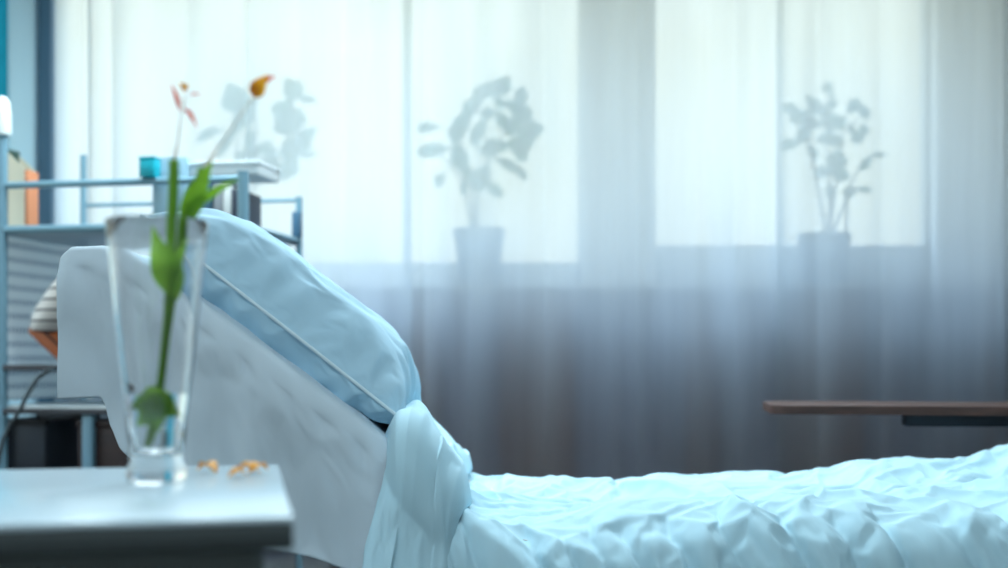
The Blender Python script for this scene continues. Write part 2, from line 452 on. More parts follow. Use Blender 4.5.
curtain(54, 412, [(84, .03, .018), (95, .06, .03), (116, .03, .025), (190, .02, .05), (248, .02, .02), (300, .02, .06), (345, .02, .06)], 1, 'long sheer white curtain panel hanging at the left, behind the metal rack')
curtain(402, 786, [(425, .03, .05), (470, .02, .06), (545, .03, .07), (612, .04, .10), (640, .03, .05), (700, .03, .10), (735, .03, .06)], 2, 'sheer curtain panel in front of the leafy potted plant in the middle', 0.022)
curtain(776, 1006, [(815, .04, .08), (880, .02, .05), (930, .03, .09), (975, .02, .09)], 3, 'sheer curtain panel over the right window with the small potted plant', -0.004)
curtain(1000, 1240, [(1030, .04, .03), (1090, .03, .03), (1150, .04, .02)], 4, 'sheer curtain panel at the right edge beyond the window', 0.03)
b = MB(); b.tube([(-2.0, CY, 2.76), (3.2, CY, 2.76)], 0.014); o = b.build('curtain_rail', M['chrome']); tag(o, 'steel curtain rail above the sheer curtains', 'curtain rail')
for x in (-1.95, 0.5, 3.1):
    b = MB(); b.box((x, CY, 2.83), (0.02, 0.02, 0.14)); b.build('bracket', M['chrome'], o)


# ------------------------------------------------------------------ potted plants on the sill
def plant(px, ptop, pw, Y, leaves, scale, ox, oy, stems, label, kmul=1.0):
    base = Vector((PX(px, Y), Y, SILLZ)); ztop = PZ(ptop, Y); h = ztop - SILLZ; rt = pw / F * Y / 2
    root = empty('potted_plant', base, 0, label, 'potted plant', 'potted plants on the window sill')
    b = MB(); rb = rt * 0.72
    b.lathe([(0, 0), (rb, 0), (rb * 1.02, 0.01), (rt * .95, h - .035), (rt, h - .035), (rt, h), (rt * .9, h), (rt * .86, h - .03), (0, h - .03)], n=32)
    b.build('pot', M['pot'], root)
    b = MB(); b.lathe([(0, h - .022), (rt * .5, h - .020), (rt * .87, h - .026)], n=24); b.build('soil', M['soil'], root)
    b = MB(); rnd = random.Random(px)
    for pts in stems:
        w = [P(ox + x / scale, oy + y / scale, Y) - base for x, y in pts]
        w[0].z = h - .03
        b.tube(w, [0.007 - 0.004 * i / len(w) for i in range(len(w))], 8)
    b.build('stem', M['bark'], root)
    b = MB()
    for (cx, cy, L, ang, w) in leaves:
        L *= kmul * 1.2; w *= kmul * 1.4
        a = math.radians(ang); c = P(ox + cx / scale, oy + cy / scale, Y) - base
        c.y += rnd.uniform(-.09, .05)
        d = Vector((math.cos(a), rnd.uniform(-.25, .25), math.sin(a))) * (L / scale / F * Y / 2)
        nrm = Vector((rnd.uniform(-.3, .3), -1, rnd.uniform(-.3, .5)))
        b.leaf(c - d, c + d, w / scale / F * Y, rnd.uniform(-.1, .15), nrm)
    b.build('foliage', M['foliage'], root, 180)
    return root

L1 = [(235, 40, 62, 60, 40), (205, 52, 60, 20, 34), (180, 78, 72, 50, 36), (150, 105, 70, 50, 36), (118, 145, 70, 65, 36), (102, 185, 60, 80, 32), (28, 175, 60, 5, 22),
      (42, 238, 88, 8, 30), (58, 312, 42, 65, 22), (110, 240, 80, 110, 42), (128, 285, 60, 110, 26), (285, 80, 52, 75, 30), (268, 110, 56, 150, 34), (292, 130, 60, 90, 36),
      (322, 168, 48, 110, 40), (298, 190, 70, 100, 40), (290, 235, 44, 80, 30), (195, 130, 46, 10, 24), (170, 165, 70, 60, 28), (208, 212, 54, 15, 26), (190, 235, 60, 170, 26),
      (245, 275, 70, 155, 24), (285, 295, 50, 125, 18), (175, 310, 76, 60, 44), (210, 335, 60, 135, 26), (130, 335, 50, 80, 18), (235, 150, 60, 120, 28), (262, 165, 60, 70, 30),
      (225, 90, 40, 130, 22), (155, 195, 50, 100, 22), (240, 215, 44, 40, 20), (270, 215, 50, 110, 26)]
plant(479, 229, 52, 5.17, L1, 2.84, 420, 70, [[(155, 455), (150, 380), (140, 300), (115, 200), (170, 90)], [(160, 455), (165, 330), (200, 240), (270, 130), (240, 60)], [(150, 455), (125, 320), (60, 240)]],
      'bushy houseplant in a tapered pot behind the middle of the curtain')
L2 = [(182, 22, 40, 60, 26), (176, 62, 30, 95, 16), (128, 80, 66, 120, 40), (48, 100, 62, 170, 26), (95, 115, 70, 30, 40), (98, 165, 70, 75, 40), (62, 208, 66, 15, 30), (135, 150, 56, 20, 26),
      (150, 108, 56, 150, 34), (205, 120, 66, 20, 40), (248, 92, 56, 50, 30), (282, 108, 50, 120, 24), (292, 160, 44, 80, 24), (262, 190, 50, 20, 28), (235, 130, 50, 60, 22), (206, 190, 56, 170, 34),
      (165, 195, 60, 10, 28), (135, 225, 50, 125, 22), (190, 150, 60, 100, 24), (192, 262, 60, 85, 50), (158, 300, 60, 20, 32), (212, 300, 60, 150, 34), (190, 350, 52, 95, 22), (290, 268, 52, 55, 22), (330, 246, 50, 5, 14),
      (258, 350, 44, 70, 30), (300, 344, 54, 175, 16), (110, 140, 40, 100, 24), (180, 90, 40, 30, 22), (262, 150, 40, 110, 18)]
plant(824, 234, 53, 5.17, L2, 3.158, 770, 80, [[(186, 485), (190, 400), (190, 300), (180, 200), (180, 60)], [(240, 480), (245, 350), (290, 260)], [(188, 400), (250, 352), (290, 345)], [(182, 220), (120, 170), (60, 120)], [(184, 240), (230, 170), (280, 120)]],
      'small spreading houseplant in a pot behind the right curtain panel')
L3 = [(320, 140, 90, 115, 70), (350, 225, 90, 60, 36), (308, 318, 110, 62, 26), (240, 296, 90, 25, 30), (400, 210, 90, 70, 40), (545, 112, 70, 130, 50), (512, 190, 80, 60, 60), (540, 258, 90, 20, 70), (590, 292, 80, 40, 36),
      (560, 352, 100, 10, 56), (530, 400, 80, 60, 44), (600, 160, 60, 170, 22), (450, 420, 90, 20, 44), (500, 425, 80, 140, 40), (470, 370, 60, 70, 30), (380, 300, 80, 95, 34), (430, 330, 60, 40, 24), (600, 356, 60, 5, 14), (560, 220, 60, 80, 40), (400, 400, 90, 110, 40), (350, 380, 80, 60, 30)]
plant(222, 205, 50, 5.17, L3, 3.789, 150, 60, [[(290, 560), (310, 470), (330, 330), (330, 150)], [(295, 560), (400, 430), (400, 220)], [(300, 560), (450, 430), (530, 300), (540, 120)]],
      'houseplant with drooping leaves behind the curtain, above the rack', 1.2)


# ------------------------------------------------------------------ storage rack
FL = Vector((PX(2, 4.0), 4.0, 0)); RAZ = math.radians(-10.2); RW, RD = 0.85, 0.52
rk = empty('storage_rack', FL, RAZ, 'tall blue grey tubular metal rack standing beyond the head of the bed', 'rack')
def rl(x, y, z): return Vector((x, y, z))
ZT, ZS = 1.551, 1.403
for i, (x, y, h) in enumerate([(0, 0, 1.735), (RW, 0, 1.575), (0, RD, 1.74), (RW, RD, 1.562)]):
    b = MB(); b.tube([rl(x, y, .09), rl(x, y, h)], 0.018 if y == 0 else 0.012, 16); p = b.build('post', M['rack'], rk)
    b = MB(); b.tube([rl(x - .012, y, .04), rl(x + .012, y, .04)], 0.04, 18); b.box((x, y, .085), (.022, .05, .03)); b.build('castor', M['rubber'], p)
b = MB(); b.lathe([(0, 1.83), (.014, 1.826), (.024, 1.81), (.029, 1.77), (.030, 1.71), (.028, 1.70), (.019, 1.70)], (0, 0, 0.02), 24)
b.build('post_cap', M['whiteplastic'], rk)
for (p0, p1, r) in [((0, 0, ZT), (RW, 0, ZT), .012), ((0, RD, ZT), (RW, RD, ZT), .0075), ((0, 0, ZS), (RW, 0, ZS), .014), ((0, RD, ZS - .0), (RW, RD, ZS - .0), .008),
                    ((RW, 0, ZS), (RW, RD, ZS), .009), ((0, 0, ZS), (0, RD, ZS), .009)]:
    b = MB(); b.tube([rl(*p0), rl(*p1)], r, 12); b.build('rail', M['rack'], rk)
b = MB(); b.box((RW, RD - .02, 1.46), (.03, .035, .09), bevel=.004); b.build('clip', M['slate'], rk)
for z in (ZS - .012, 0.945, 0.813, 0.42):
    b = MB(); b.box((RW / 2, RD / 2, z), (RW - .01, RD - .01, .012), bevel=.003); b.build('shelf', M['rackshelf'] if z != .813 else M['whiteplastic'], rk)
for z in (.945, .800):
    b = MB(); b.box((RW / 2, -.006, z), (RW, .016, .02), bevel=.004); b.build('shelf_edge', M['darkrail'], rk)
b = MB(); b.box((0, RD / 2, 1.11), (.006, RD - .03, .55)); b.build('perforated_panel', M['perf'], rk, 0)
b = MB(); b.box((PX(90, 3.97) - FL.x, .02, .61), (.038, .03, .36), bevel=.004); b.build('divider', M['rack'], rk)
RM = Matrix.Translation(FL) @ Matrix.Rotation(RAZ, 4, 'Z')
def on_rack(px, depth, z):
    """world point on the rack shelf at pixel column px and local depth"""
    k = (px - CX) / F
    # solve local x so that world X / world Y = k
    c, s = math.cos(RAZ), math.sin(RAZ)
    # X = FL.x + c*x - s*d ; Y = FL.y + s*x + c*d
    x = (k * (FL.y + c * depth) - FL.x + s * depth) / (c - k * s)
    w = RM @ Vector((x, depth, 0)); return Vector((w.x, w.y, z))
SH = ZS - .006

def upright(name, px, depth, w, d, h, m, pm, label, cat, group=None, cover=.004):
    """a bound volume standing on the rack shelf: cover boards and spine round a block of pages"""
    w0 = on_rack(px, depth, SH) + rotZ(RAZ) @ Vector((0, d / 2, 0))
    root = empty(name, w0, RAZ, label, cat, group)
    b = MB(); b.box((-w / 2 + cover / 2, 0, h / 2), (cover, d, h), bevel=.001); b.box((w / 2 - cover / 2, 0, h / 2), (cover, d, h), bevel=.001); b.box((0, -d / 2 + cover / 2, h / 2), (w, cover, h), bevel=.0015)
    b.build('cover', m, root)
    b = MB(); b.box((0, .004, h / 2), (w - 2 * cover - .001, d - .02, h - .014)); b.build('pages', pm, root, 0)
    return root
r0 = upright('ring_binder', 169, .04, .115, .24, .238, M['binder'], M['paper'], 'wide pale blue ring binder standing upright on the rack behind the stems', 'binder')
b = MB(); b.lathe([(0, 0), (.012, 0), (.012, .004), (.007, .004)], n=16); o = b.build('finger_ring', M['chrome'], r0, loc=(0, -.121, .05), rot=(PI / 2, 0, 0))
upright('ring_binder', 203, .06, .055, .24, .178, M['binderdark'], M['paper'], 'slate blue binder on the rack, darker than the one beside it', 'binder')
upright('book', 218, .06, .03, .18, .15, M['bookgrey'], M['paper'], 'grey bound book on the rack next to the slate binder', 'book', cover=.003)
upright('book', 227, .06, .026, .18, .145, M['paper'], M['paper'], 'white bound book between grey and dark books on the rack', 'book', cover=.003)
upright('book', 236, .06, .03, .18, .13, M['bookdark'], M['paper'], 'dark blue bound book at the right end of the rack row', 'book', cover=.003)
# small turquoise box on the top rail
w1 = on_rack(150, 0, ZT + .012)
tb = empty('small_box', w1, RAZ, 'small bright turquoise box perched on the top rail of the rack', 'box')
b = MB(); b.box((0, 0, .029), (.052, .05, .058), bevel=.002); b.build('body', M['tealbox'], tb)
b = MB(); b.box((0, 0, .062), (.055, .053, .008), bevel=.002); b.build('lid', M['tealbox'], tb)
# white flat box laid across the books, its right end sticking out
w2 = on_rack(238, .17, SH + .179)
bx = empty('document_box', w2, RAZ, 'shallow white box lying on top of the row of books', 'box')
b = MB(); b.box((-.01, 0, .018), (.24, .2, .036), bevel=.003); b.build('tray', M['whitebox'], bx)
b = MB(); b.box((-.01, 0, .040), (.25, .21, .012), bevel=.003); b.build('lid', M['whitebox'], bx)
# magazine file with slanted top
w3 = on_rack(22, .1, SH)
mf = empty('magazine_file', w3, RAZ, 'cream magazine file with slanted top at the left end of the rack', 'magazine file')
b = MB()
hw = .03
b.prism([(-hw, 0), (hw, 0), (hw, .22), (-hw, .275)], -.035, -.032); b.prism([(-hw, 0), (hw, 0), (hw, .22), (-hw, .275)], .032, .035)
b.box((0, 0, .0015), (2 * hw, .07, .003)); b.build('shell', M['creamcard'], mf, 0)
b = MB(); b.box((hw + .006, 0, .108), (.012, .066, .216), bevel=.002); b.build('side_panel', M['browncard'], mf)
b = MB(); b.box((-hw - .005, 0, .145), (.010, .07, .29), bevel=.001); b.build('spine', M['greenedge'], mf)
# leather pouch and striped cushion on the middle shelf
SH2 = .952
w4 = on_rack(68, .07, SH2)
pch = empty('leather_pouch', w4, RAZ, 'tan leather pouch leaning under the striped cushion behind the bed', 'pouch')
b = MB(); b.box((-.02, 0, .075), (.2, .13, .07), rot=rotY(math.radians(40)), bevel=.015, seg=3); b.build('body', M['leather'], pch)
b = MB(); b.box((-.035, -.066, .10), (.12, .008, .006), rot=rotY(math.radians(40)), bevel=.002); b.build('zip', M['darkknob'], pch)
def cushion_fn(L, W, T, seed=0.0, wr=0.0):
    def fn(u, v, sgn):
        a, c = u * 2 - 1, v * 2 - 1
        f = max(0.0, (1 - abs(a) ** 2.6)) ** .5 * max(0.0, (1 - abs(c) ** 2.6)) ** .5
        return a, c, f * sgn
    return fn
def puff(b, L, W, Tu, Tl, n=28, wr=0.0, seed=0.0, mx=Matrix()):
    """pillow: two bulging faces that meet in a pinched seam, corners drawn out to points"""
    bm2 = bmesh.new()
    for sgn, T in ((1, Tu), (-1, Tl)):
        vs = []
        for i in range(n + 1):
            row = []
            for j in range(n + 1):
                a = math.sin((i / n - .5) * PI); c = math.sin((j / n - .5) * PI)
                f = max(0, 1 - a ** 4) ** .55 * max(0, 1 - c ** 4) ** .55
                pin = 1 - .05 * (1 - abs(c) ** 2) * abs(a) ** 3; pin2 = 1 - .06 * (1 - abs(a) ** 2) * abs(c) ** 3
                p = Vector((a * L / 2 * pin, c * W / 2 * pin2, sgn * T * f))
                if wr:
                    d = wr * f ** .5 * (noise.noise(Vector((a * 3 + seed, c * 3, sgn * 2))) + .5 * noise.ridged_multi_fractal(Vector((a * 1.6 + seed, c * 2.2, sgn)), 1, 2, 2, 1, 2) - .5)
                    edge = max(abs(a), abs(c))
                    d += wr * 1.2 * f ** .3 * sstep(.55, .95, edge) * math.sin(22 * (a if abs(c) > abs(a) else c) + 5 * noise.noise(Vector((a * 2, c * 2, seed)))) * .35
                    p.z += d * sgn
                row.append(bm2.verts.new(p))
            vs.append(row)
        for i in range(n):
            for j in range(n): bm2.faces.new((vs[i][j], vs[i + 1][j], vs[i + 1][j + 1], vs[i][j + 1]))
    bmesh.ops.remove_doubles(bm2, verts=bm2.verts, dist=1e-5)
    b._merge(bm2, mx)
w5 = on_rack(70, .06, SH2 + .175)
b = MB(); puff(b, .26, .2, .06, .06, 16, .006, 3, Matrix.Rotation(math.radians(-50), 4, 'Y'))
o = b.build('striped_cushion', M['stripes'], None, 180, loc=w5 + Vector((0, 0, .04)), rot=(0, 0, RAZ)); tag(o, 'small white cushion with dark stripes on the tan pouch', 'cushion')
# crate and box on the lower shelf
w6 = on_rack(42, .2, .4265)
cr = empty('plastic_crate', w6, RAZ, 'dark perforated plastic crate on the lower left of the rack', 'crate')
b = MB()
b.box((0, -.17, .17), (.235, .012, .34), bevel=.003); b.box((0, .17, .17), (.235, .012, .34), bevel=.003); b.box((-.115, 0, .17), (.01, .34, .34), bevel=.003); b.box((.115, 0, .17), (.01, .34, .34), bevel=.003); b.box((0, 0, .006), (.23, .34, .012))
b.build('wall', M['perfdark'], cr)
for y in (-.172, .172):
    b = MB(); b.box((0, y, .335), (.245, .022, .02), bevel=.004); b.build('rim', M['rubber'], cr)
w7 = on_rack(140, .2, .4265)
bb = empty('wooden_box', w7, RAZ, 'dark brown wooden box beside the crate, under the rack shelf', 'box')
b = MB(); b.box((0, 0, .16), (.27, .34, .32), bevel=.004); b.build('body', M['brownbox'], bb)
b = MB(); b.box((0, 0, .332), (.28, .35, .022), bevel=.004); b.build('lid', M['brownbox'], bb)
# cord
c0 = P(64, 368, 3.93); pts = []
for x, y in [(72, 367), (60, 367), (50, 369), (38, 378), (28, 393), (20, 410), (10, 425), (3, 440), (-4, 470), (-6, 520), (-7, 600), (-5, 648)]: pts.append(P(x, y, 3.93))
sm = []
for i in range(len(pts) - 1):
    for k in range(4): sm.append(pts[i].lerp(pts[i + 1], k / 4))
b = MB(); b.tube(sm + [pts[-1]], .007, 8); o = b.build('power_cord', M['cable'], None, 180); tag(o, 'dark grey power cord hanging down in front of the rack', 'cord')


# ------------------------------------------------------------------ hospital bed
YN, YF = 2.07, 2.93; YC = (YN + YF) / 2  # bed outlines from image pixels, scaled down towards the camera to a real length
FOOT = 1.32
# upper near edge of the mattress, from head to foot (X, Z)
top = [(PX(x, YN), PZ(y, YN)) for x, y in [(62, 254), (71, 247), (100, 247), (112, 253), (200, 304), (290, 372), (385, 441), (412, 472), (438, 502), (470, 524), (500, 534), (530, 537)]]
FLATZ = top[-1][1]; top.append((FOOT, FLATZ))
TH = .12
def offset(poly, d):
    out = []
    for i, (x, z) in enumerate(poly):
        a = Vector(poly[max(0, i - 1)]); c = Vector(poly[min(len(poly) - 1, i + 1)]); t = (c - a).normalized()
        out.append((x + t.y * d, z - t.x * d))
    return out
bed = empty('hospital_bed', (.25, YC, 0), 0, 'hospital bed with raised backrest, its dark frame showing beneath the white sheet', 'bed')
def bpart(b, name, m, parent=bed, smooth=35):
    o = b.build(name, m, None, smooth)
    o.parent = parent
    o.matrix_parent_inverse = Matrix.Translation(-Vector((.25, YC, 0)))
    return o
mt = [(x, z - .010) for x, z in top]
b = MB(); low = [(max(x, top[0][0] - .02), z) for x, z in offset(mt, TH)]
low = [low[2]] + low[4:]
b.prism(mt + low[::-1], YN + .03, YF - .03)
bmesh.ops.triangulate(b.bm, faces=[f for f in b.bm.faces if len(f.verts) > 4])
bpart(b, 'mattress', M['mattress'])
lowf = [(x, z - .012) for x, z in low]; low2 = offset(lowf, .03)
b = MB(); b.prism(lowf + low2[::-1], YN + .05, YF - .05); bmesh.ops.triangulate(b.bm, faces=[f for f in b.bm.faces if len(f.verts) > 4]); bpart(b, 'mattress_base', M['bedmetal'])
b = MB()
for y in (YN + .06, YF - .06): b.box((.27, y, .40), (2.0, .05, .06), bevel=.006)
for x in (-.70, .25, FOOT - .06): b.box((x, YC, .40), (.05, .78, .05), bevel=.006)
for y in (YN + .2, YF - .2): b.tube([(-.10, y, .41), (-.42, y, .74)], .016); b.tube([(.2, y, .41), (.2, y, .55)], .016); b.tube([(1.1, y, .41), (1.1, y, .55)], .016)
bpart(b, 'bed_frame', M['bedmetal'])
for x in (-.62, 1.15):
    for y in (YN + .08, YF - .08):
        b = MB(); b.tube([(x, y, .12), (x, y, .40)], .022); lg = bpart(b, 'leg', M['bedmetal'])
        b = MB(); b.tube([(x, y - .015, .06), (x, y + .015, .06)], .06, 20); b.box((x, y, .115), (.04, .06, .04), bevel=.004); b.build('castor', M['rubber'], lg)
FB = FOOT + .04
b = MB(); b.tube([(FB, YN + .02, .35), (FB, YN + .02, .86), (FB, YN + .1, .92), (FB, YF - .1, .92), (FB, YF - .02, .86), (FB, YF - .02, .35)], .02, 14)
bpart(b, 'footboard_frame', M['cream'])
b = MB(); b.box((FB, YC, .68), (.018, .80, .42), bevel=.006); bpart(b, 'footboard', M['cream'])

# the white sheet drawn over the raised mattress and hanging down its sides
hem = [(PX(x, YN), PZ(y, YN)) for x, y in [(62, 398), (100, 397), (105, 404), (110, 424), (125, 446), (190, 500), (265, 547), (310, 556), (355, 570), (420, 590), (1200, 640)]]
NS = 170
xs = []
seg = [(Vector(a), Vector(c), (Vector(c) - Vector(a)).length) for a, c in zip(top, top[1:])]
tot = sum(s[2] for s in seg) - (FOOT + .13)
def along(u):
    d = u * tot
    for a, c, l in seg:
        if d <= l: return a.lerp(c, d / l)
        d -= l
    return Vector(top[-1])
def sheet_fn(u, v):
    p = along(u); x, z = p.x, p.y
    R = .03
    hz = interp(hem, x)
    hang = z - R - hz
    # v: 0 far hem .. 1 near hem
    f1, f2 = .16, .62
    fold = .022 * noise.noise(Vector((x * 11, z, 4.2))) + .013 * math.sin(x * 45 + 2 * math.sin(x * 11))
    if v < f1:
        q = v / f1; y = YF + R * .3; zz = lerp(z - R - .35, z - R, q); y += (1 - q) * (fold + .02)
    elif v < f2:
        q = (v - f1) / (f2 - f1); ang = 0
        y = lerp(YF, YN, q)
        e = min(q, 1 - q) * (YF - YN)
        zz = z - (R - math.sqrt(max(0, R * R - (R - e) ** 2)) if e < R else 0)
        if e < R: zz = z - R + math.sqrt(max(0, R * R - (R - e) ** 2))
        zz += .004 * noise.noise(Vector((x * 7, y * 7, 1))) + .003 * noise.noise(Vector((x * 22, y * 9, 8))) * sstep(0, .1, e)
    else:
        q = (v - f2) / (1 - f2); y = YN
        zz = lerp(z - R, hz, q)
        dn = (z - R - zz)
        y -= .008 * sstep(0, .05, dn) + sstep(.0, .25, dn) * (fold * 1.2) + .02 * sstep(.1, .5, dn)
        y += .006 * noise.noise(Vector((x * 26, zz * 6, 3))) * sstep(0, .03, dn) + .007 * noise.noise(Vector((x * 10 + zz * 6, zz * 9, 5)))
        # pinched little tucks under the edge
        y += .004 * math.sin(x * 95 + 3 * noise.noise(Vector((x * 12, 0, 1)))) * math.exp(-dn / .05) * sstep(0, .015, dn)
    return Vector((x, y, zz))
b = MB(); b.grid(sheet_fn, NS, 130)
o = b.build('bed_sheet', M['sheet'], None, 180)
run_cloth(o, None, 10, .010, .4, 0)
sd = o.modifiers.new('thickness', 'SOLIDIFY'); sd.thickness = .003; sd.offset = 1
tag(o, 'plain white sheet over the raised mattress, hanging down its side', 'sheet')

# ------------------------------------------------------------------ pillow
pc = P(295, 322, 2.36)
PL, PW = .585, .48
b = MB()
puff(b, PL, PW, .094, .078, 80, .011, 1.3)
pl = b.build('pillow', M['pillow'], None, 180, loc=pc, rot=(0, math.radians(38), 0))
run_cloth(pl, None, 10, .022, .15, 0, [v.index for v in pl.data.vertices if abs(v.co.z) < 1e-4])
subsurf(pl, 1)
tag(pl, 'big soft pale blue pillow propped against the raised end of the bed', 'pillow')
b = MB(); n = 60; loop = []
for k in range(4 * n):
    s, q = divmod(k, n); t = math.sin((q / n - .5) * PI)
    a, c = [(1, t), (-t, 1), (-1, -t), (t, -1)][s]
    pin = 1 - .05 * (1 - abs(c) ** 2) * abs(a) ** 3; pin2 = 1 - .06 * (1 - abs(a) ** 2) * abs(c) ** 3
    loop.append(Vector((a * PL / 2 * pin * .998, c * PW / 2 * pin2 * .998, 0)))
b.tube(loop + [loop[0]], .0036, 6, False); b.build('piping', M['piping'], pl, 180)


# ------------------------------------------------------------------ duvet
YR = 2.70
ridge = [(PX(x, YR), PZ(y, YR)) for x, y in [(412, 418), (430, 440), (455, 462), (478, 471), (500, 476), (530, 477), (560, 475), (620, 478), (660, 474), (700, 473), (740, 472), (800, 471), (838, 469), (860, 461), (900, 458), (945, 457), (980, 459), (1000, 455), (1020, 445), (1080, 440), (1150, 440)]]
def duvet_base(u, v, inset=0.0):
    X = lerp(-.175, FOOT - .01, u)
    Yf, Yn = YF + .03 - inset, YN - .045 + inset
    zt = interp(ridge, X) - inset
    R = .07; hang = .36
    L1 = hang; La = R * PI / 2; Lt = (Yf - Yn) - 2 * R
    tot = 2 * L1 + 2 * La + Lt; s = v * tot
    if s < L1: y, z = Yf, zt - R - (L1 - s)
    elif s < L1 + La: a = (s - L1) / R; y, z = Yf - R + R * math.cos(a), zt - R + R * math.sin(a)
    elif s < L1 + La + Lt: y, z = Yf - R - (s - L1 - La), zt
    elif s < L1 + 2 * La + Lt: a = (s - L1 - La - Lt) / R; y, z = Yn + R - R * math.sin(a), zt - R + R * math.cos(a)
    else: y, z = Yn, zt - R - (s - L1 - 2 * La - Lt)
    if inset: return Vector((lerp(-.22, FOOT + .02, u), y, z))
    side = sstep(L1 + La + Lt - .05, L1 + 2 * La + Lt + .04, s)            # 0 on the top, 1 on the near side
    dn = s - (L1 + La + Lt)                                                # distance down from the near crest
    # hanging folds: rounded lobes between narrow valleys, leaning towards the foot
    Xw = X - .34 * max(0, dn) * (1 + .5 * noise.noise(Vector((X * 3, 0, 5)))) + .03 * noise.noise(Vector((X * 5, s * 4, 11)))
    t = Xw * 11.5 + 1.1 * noise.noise(Vector((Xw * 4.3, .5, 2)))
    lobe = abs(math.sin(PI * t)) ** .42
    amp = .5 + .5 * noise.noise(Vector((math.floor(t) * 3.7, 1.3, 4)))
    fall = sstep(-.07 - .05 * amp, .05 + .05 * amp, dn)
    t2 = Xw * 23 + 2 * noise.noise(Vector((Xw * 6, s * 3, 9))); lobe2 = abs(math.sin(PI * t2)) ** .7
    d_side = (.028 * (lobe - .7) * (.55 + .7 * amp) + .005 * (lobe2 - .6)) * fall + .006 * noise.noise(Vector((X * 7, s * 5, 6))) * side
    # crumpled top: sharp little ridges running in several directions
    def crease(ax, ay, sc_, seed, pw):
        p = Vector((X * ax + s * ay, s * ax * .45 - X * ay * .45, seed)) * sc_
        p += Vector((noise.noise(p * .6), noise.noise(p * .6 + Vector((5, 5, 5))), 0)) * .6
        return max(0, 1 - 2.4 * abs(noise.noise(p))) ** pw
    m_ = .55 + .45 * noise.noise(Vector((X * 5, s * 5, 21)))
    d_top = .012 * crease(1, .5, 6, 1, 1.6) * m_ + .010 * crease(-.8, .9, 7, 2, 1.8) + .006 * crease(.6, 1.2, 13, 3, 1.5) + .010 * noise.noise(Vector((X * 4, s * 5, 3))) - .010
    topm = 1 - side
    d = d_top * (topm + .35 * side) * sstep(L1 - .02, L1 + .05, s) + d_side
    a = 0 if s < L1 + La + Lt else min(PI / 2, (s - L1 - La - Lt) / R)
    n = Vector((0, -math.sin(a), math.cos(a))) if s >= L1 + La else Vector((0, math.cos(min(PI / 2, max(0, (s - L1) / R))), math.sin(min(PI / 2, max(0, (s - L1) / R)))))
    flare = .05 * sstep(.05, .35, dn)
    return Vector((X, y - flare, z - .012)) + n * d

NX, NV = 230, 170
b = MB(); b.grid(duvet_base, NX, NV)
dv = b.build('duvet', M['duvet'], None, 180)
b = MB(); b.grid(lambda u, v: duvet_base(u, v, .03), 60, 60)
col = b.build('collider', None, None, 180)
run_cloth(dv, col, 12, .09, .2, .02, [j for j in range(NV + 1)])
me_ = col.data; bpy.data.objects.remove(col); bpy.data.meshes.remove(me_)
# bend the settled cloth's height so its outline from the camera fits image pixels
NB = 60; hi = [-9.0] * NB
for v in dv.data.vertices:
    q = (v.co.x + .175) / (FOOT + .165)
    if v.co.y > YC and 0 <= q < 1: hi[int(q * NB)] = max(hi[int(q * NB)], ZC + (v.co.z - ZC) / v.co.y * YR)
dev = [hi[i] - interp(ridge, -.175 + (i + .5) / NB * (FOOT + .165)) for i in range(NB)]
dev = [sum(dev[max(0, i - 2):i + 3]) / len(dev[max(0, i - 2):i + 3]) for i in range(NB)]
for v in dv.data.vertices:
    q = min(NB - 1.001, max(0, (v.co.x + .175) / (FOOT + .165) * NB - .5)); i = int(q)
    v.co.z -= lerp(dev[i], dev[min(NB - 1, i + 1)], q - i) * sstep(.45, .62, v.co.z)
subsurf(dv, 1); dv.data.shade_smooth()
sd = dv.modifiers.new('thickness', 'SOLIDIFY'); sd.thickness = .008; sd.offset = -1
tag(dv, 'crumpled pale aqua duvet covering the flat part of the bed', 'duvet')

